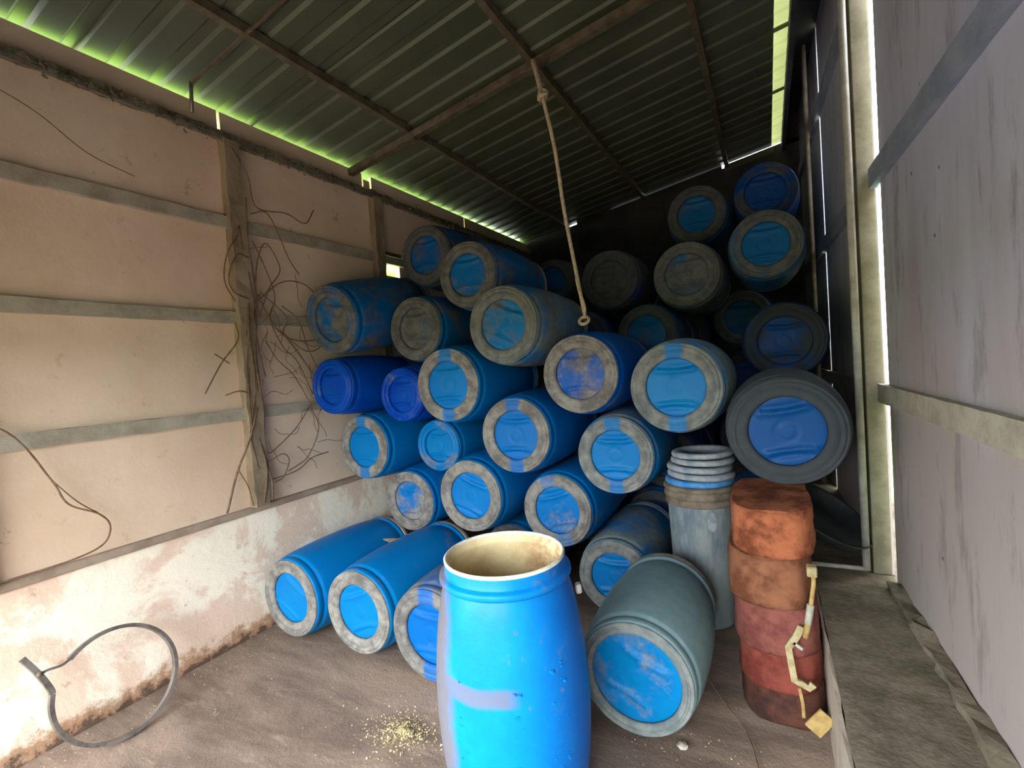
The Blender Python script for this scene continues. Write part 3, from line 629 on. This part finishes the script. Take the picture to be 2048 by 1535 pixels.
# ---------------------------------------------------------------- dry tendrils on the left wall
XW = XL+.055
def wall_line(pts, r, parent, name='tendril', lift=.012):
    P = spline([Vector((XW+lift*math.sin(i*2.1)+.01, y, z)) for i, (y, z) in enumerate(pts)], 7)
    return tube(name, P, r, mWire, parent, 5)
tv = empty('dry_vine', (0, 0, 0), label='tangle of dry brown vine tendrils clinging around the nearest full wall post', cat='vine')
lines = [
 [(2.03, 3.20), (2.12, 3.05), (2.18, 2.86), (2.40, 2.87), (2.55, 2.83), (2.66, 2.96)],
 [(2.12, 2.80), (2.25, 2.82), (2.40, 2.55), (2.47, 2.44)],
 [(2.12, 2.10), (2.20, 2.30), (2.32, 2.46), (2.22, 2.62), (2.14, 2.50), (2.12, 2.30), (2.12, 2.1)],
 [(2.10, 2.20), (2.30, 2.36), (2.50, 2.38), (2.62, 2.30), (2.75, 2.24)],
 [(2.12, 2.26), (2.22, 2.05), (2.32, 1.98), (2.45, 1.80), (2.56, 1.60), (2.55, 1.48)],
 [(2.14, 2.28), (2.32, 2.12), (2.30, 2.0), (2.45, 1.95), (2.66, 1.98)],
 [(2.30, 2.00), (2.45, 1.88), (2.60, 1.90), (2.66, 2.02)],
 [(2.15, 1.95), (2.22, 1.82), (2.36, 1.70), (2.46, 1.50), (2.48, 1.42)],
 [(2.46, 1.48), (2.52, 1.30), (2.42, 1.10), (2.24, 1.03)],
 [(2.46, 1.46), (2.32, 1.32), (2.16, 1.20), (2.10, 1.18)],
 [(2.08, 1.12), (2.20, 1.16), (2.26, 1.10), (2.20, 1.0), (2.12, .98)],
 [(2.05, 1.5), (1.97, 1.3), (1.88, 1.1), (1.80, .90), (1.78, .87)],
 [(1.88, 1.12), (1.93, 1.0), (1.97, .86)],
 [(2.08, 2.5), (1.99, 2.50), (1.94, 2.36), (1.96, 2.26), (2.05, 2.22)],
 [(2.02, 2.64), (1.93, 2.5), (1.91, 2.33), (1.96, 2.2)],
 [(1.95, 2.06), (1.95, 1.95), (1.84, 1.80), (1.72, 1.62)],
 [(1.80, 1.86), (1.88, 1.80)],
 [(2.0, 1.60), (1.93, 1.62), (1.85, 1.60)],
 [(2.02, 1.9), (1.99, 1.7), (2.03, 1.5), (1.99, 1.3), (2.01, 1.1)],
 [(2.08, 1.0), (2.30, 1.02), (2.45, 1.08), (2.6, 1.1)],
 [(2.10, .86), (2.10, 1.0), (2.08, 1.2), (2.09, 1.5), (2.06, 1.8), (2.10, 2.1), (2.07, 2.4)],
 [(2.04, .86), (2.07, 1.1), (2.03, 1.4), (2.05, 1.7), (2.03, 2.0), (2.06, 2.3), (2.03, 2.7)],
 [(2.10, 2.9), (2.08, 2.6), (2.12, 2.3), (2.09, 2.0), (2.12, 1.7)],
 [(2.14, 2.26), (2.06, 2.10), (2.0, 1.9), (2.06, 1.7), (2.0, 1.45)],
 [(2.12, 2.62), (2.2, 2.42), (2.26, 2.25), (2.2, 2.1), (2.28, 1.9), (2.4, 1.8), (2.5, 1.55)],
 [(2.3, 2.2), (2.42, 2.1), (2.5, 1.9), (2.58, 1.7), (2.6, 1.5), (2.56, 1.42)],
 [(2.00, 1.35), (1.99, 1.6), (2.03, 1.85), (2.0, 2.1)],
]
for i, L_ in enumerate(lines): wall_line(L_, .0042 if i not in (4, 11, 20, 21) else .0068, tv)
for i in range(26):
    y, z = random.uniform(2.1, 2.62), random.uniform(1.0, 2.6); a = random.uniform(0, 6); p = [(y, z)]
    for k in range(4): a += random.uniform(-.9, .9); y += .06*math.cos(a); z += .06*math.sin(a); p.append((y, z))
    wall_line(p, .0022, tv, 'twig')
cb_ = empty('hanging_cable', label='thin brown cable drooping across the lower wall boards at the left edge', cat='cable')
wall_line([(.60, 1.66), (.84, 1.52), (.98, 1.27), (1.03, 1.14), (1.14, 1.06), (1.19, .98), (1.15, .90), (1.02, .87), (.80, .86), (.55, .86)], .0045, cb_, 'strand')
wall_line([(.98, 1.265), (1.045, 1.165), (1.10, 1.105), (1.14, 1.065)], .003, cb_, 'strand')
cb2 = empty('hanging_wire', label='fine wire hanging high on the wall board at the upper left edge', cat='wire')
wall_line([(.85, 3.10), (1.05, 3.02), (1.25, 2.90), (1.45, 2.84)], .0025, cb2, 'strand')
# ragged dirt and cobweb fringe along the beam
V, F = [], []
for q in range(900):
    y = random.uniform(.3, 4.6); z = 3.26+random.gauss(0, .018); x = XL+.05+random.uniform(-.01, .012); i0 = len(V)
    s = random.uniform(.004, .016)
    for k in range(3): V.append((x+random.uniform(-s, s)*.6, y+random.uniform(-s, s)*1.6, z+random.uniform(-s, s)))
    V.append((x+random.uniform(-s, s), y+random.uniform(-s, s), z+s)); F += [(i0, i0+1, i0+2), (i0, i0+1, i0+3), (i0+1, i0+2, i0+3), (i0, i0+2, i0+3)]
obj('debris_fringe', mesh('debris_fringe', V, F, mBeam), wl, kind='stuff')

# ---------------------------------------------------------------- latch pieces by the ledge
q = 2.25/2.75
lt = empty('strap_hanger', (.117, 2.24, .70), label='thin yellow strap with a white sleeve draped down the corner of the red blocks', cat='strap')
def ll(x, z, dy=0): return Vector((x*q-.117, dy, 1.65-(1.65-z)*q-.70))
tube('strap', spline([ll(.140, .53, .03), ll(.146, .50), ll(.140, .44), ll(.128, .365)], 5), .009, mTan, lt, 6)
tube('sleeve', [ll(.128, .37), ll(.113, .272)], .014, mWhite, lt, 8)
tube('strap_end', [ll(.113, .272), ll(.098, .20)], .012, mTan, lt, 6)
k0 = ll(.140, .53); box('corner_block', k0.x-.018, k0.x+.018, -.012, .03, k0.z-.012, k0.z+.03, mYellow, lt, bev=.004)
hk = empty('bent_bracket', (.06, 2.27, .2), label='angular yellowed plastic bracket propped against the lower red blocks', cat='bracket')
q = 2.25/2.75
def hp(x, z): return Vector((x*q, 0, 1.65-(1.65-z)*q))-Vector((.06, 0, .2))
def flatbar(name, pts, wd, mat, parent, th=.012):
    n = len(pts); V, F = [], []
    for i, p in enumerate(pts):
        d = (pts[min(i+1, n-1)]-pts[max(i-1, 0)]).normalized(); s = d.cross(Vector((0, 1, 0))).normalized()
        for a, b in ((-1, -1), (1, -1), (1, 1), (-1, 1)): V.append(p+s*a*wd/2+Vector((0, b*th/2, 0)))
    for i in range(n-1):
        for j in range(4): F.append((i*4+j, i*4+(j+1) % 4, i*4+4+(j+1) % 4, i*4+4+j))
    F += [(0, 1, 2, 3), (n*4-4, n*4-3, n*4-2, n*4-1)]
    return obj(name, mesh(name, V, F, mat), parent)
flatbar('frame', [hp(.085, .235), hp(.055, .17), hp(.022, .115), hp(.030, .04), hp(.042, -.055), hp(.075, -.065), hp(.105, -.08), hp(.125, -.055)], .026, mYellow, hk)
flatbar('tongue', [hp(.045, .145), hp(.085, .118)], .012, mWhite, hk)
flatbar('stub', [hp(.062, -.09), hp(.074, -.17), hp(.075, -.24)], .012, mTan, hk)
tg = box('wood_offcut', -.034, .034, -.006, .006, -.048, .048, mTan, None, bev=.002, label='small tan wooden offcut lying tilted at the foot of the ledge', cat='offcut')
tg.matrix_world = Matrix.Translation((.118, 2.24, .115)) @ Matrix.Rotation(math.radians(38), 4, 'Y') @ Matrix.Rotation(-.1, 4, 'X')

# ---------------------------------------------------------------- floor litter
def pebble(x, y, s, lab, mat=mStone):
    bm = bmesh.new(); bmesh.ops.create_icosphere(bm, subdivisions=1, radius=s)
    for v in bm.verts: v.co = Vector((v.co.x*random.uniform(.7, 1.3), v.co.y*random.uniform(.7, 1.3), v.co.z*random.uniform(.4, .8)))
    me = bpy.data.meshes.new('pebble'); bm.to_mesh(me); bm.free(); me.materials.append(mat)
    obj('pebble', me, None, label=lab, cat='pebble', mat4=Matrix.Translation((x, y, s*.4)))
pebble(-.395, 2.04, .022, 'pale stone chip on the floor at the corner of the short drum')
pebble(-1.47, 1.80, .012, 'small pale pebble above the crumb pile')
V, F = [], []
for q_ in range(1500):
    a, rr = random.uniform(0, 2*PI), abs(random.gauss(0, .085)); x, y = -1.56+rr*math.cos(a)*1.25, 1.63+rr*math.sin(a)*.85
    s = random.uniform(.0015, .0065); z = max(0, .018*(1-rr/.13))+s*.6; i0 = len(V)
    for k in range(4): V.append((x+random.uniform(-s, s), y+random.uniform(-s, s), z+random.uniform(-s, s)))
    F += [(i0, i0+1, i0+2), (i0, i0+1, i0+3), (i0+1, i0+2, i0+3), (i0, i0+2, i0+3)]
for q_ in range(900):
    x, y = random.choice(((random.uniform(-.6, -.1), random.uniform(1.6, 2.15)), (random.uniform(-3.0, -.3), random.uniform(.6, 2.0)), (random.uniform(-3.05, -2.85), random.uniform(.3, 2)))); s = random.uniform(.001, .005); i0 = len(V)
    for k in range(4): V.append((x+random.uniform(-s, s), y+random.uniform(-s, s), s*.5+random.uniform(-s, s)))
    F += [(i0, i0+1, i0+2), (i0, i0+1, i0+3), (i0+1, i0+2, i0+3), (i0, i0+2, i0+3)]
obj('crumb_pile', mesh('crumb_pile', V, F, mSaw), None, label='small pile and scatter of pale yellow crumbs on the floor left of the open drum', cat='crumbs', kind='stuff')
tube('twig', spline([Vector((-.42, 2.75, .008)), Vector((-.30, 2.45, .012)), Vector((-.16, 2.22, .010)), Vector((-.10, 2.0, .008))], 6), .003, mWire, None, 5, label='thin dark twig on the floor left of the red blocks', cat='twig')

# ---------------------------------------------------------------- foliage outside, and an added sky blocker
V, F = [], []; nx_, nz_ = 60, 26
for j in range(nz_+1):
    for i in range(nx_+1):
        x, z = -14+28*i/nx_, -.1+2.2*j/nz_
        V.append((x, -7.5-2.2*(j/nz_)**3+1.1*noise.noise(Vector((x*.8, z*.9, 0)))+.5*noise.noise(Vector((x*2.7, z*2.7, 5))), z+.6*noise.noise(Vector((x*.7, 9, 0)))*(j/nz_)))
        V.append((x, -11.5, z))
for j in range(nz_):
    for i in range(nx_):
        a = 2*(j*(nx_+1)+i); F += [(a, a+2, a+2+2*(nx_+1), a+2*(nx_+1))]
k_ = 2*nz_*(nx_+1)
F += [(k_+2*i, k_+2*i+2, k_+2*i+3, k_+2*i+1) for i in range(nx_)]
obj('hedge', mesh('sky_block', V, F, mSkyBlock, True), None, label='unseen dark green hedge shape added across the yard to block low sky light', cat='hedge', kind='stuff')  # added out of view to cut low sky light into the shed
V, F = [], []
for q_ in range(9000):
    if q_ < 6500: x, y, z = random.uniform(-6.2, -5.0), random.uniform(-1, 11), random.uniform(0, 4.6)
    else: x, y, z = random.uniform(-4.6, -4.0), random.uniform(2.8, 6.5), random.uniform(2.0, 3.9)
    s = random.uniform(.04, .11); i0 = len(V); c = Vector((x, y, z)); a = Vector([random.uniform(-1, 1) for _ in range(3)]).normalized()*s; b = a.orthogonal().normalized()*s*.5
    V += [c-a, c+b, c+a, c-b]; F.append((i0, i0+1, i0+2, i0+3))
obj('hedge', mesh('hedge', V, F, mLeaf), None, label='bright green foliage outside the left wall, seen through the small opening', cat='hedge', kind='stuff')
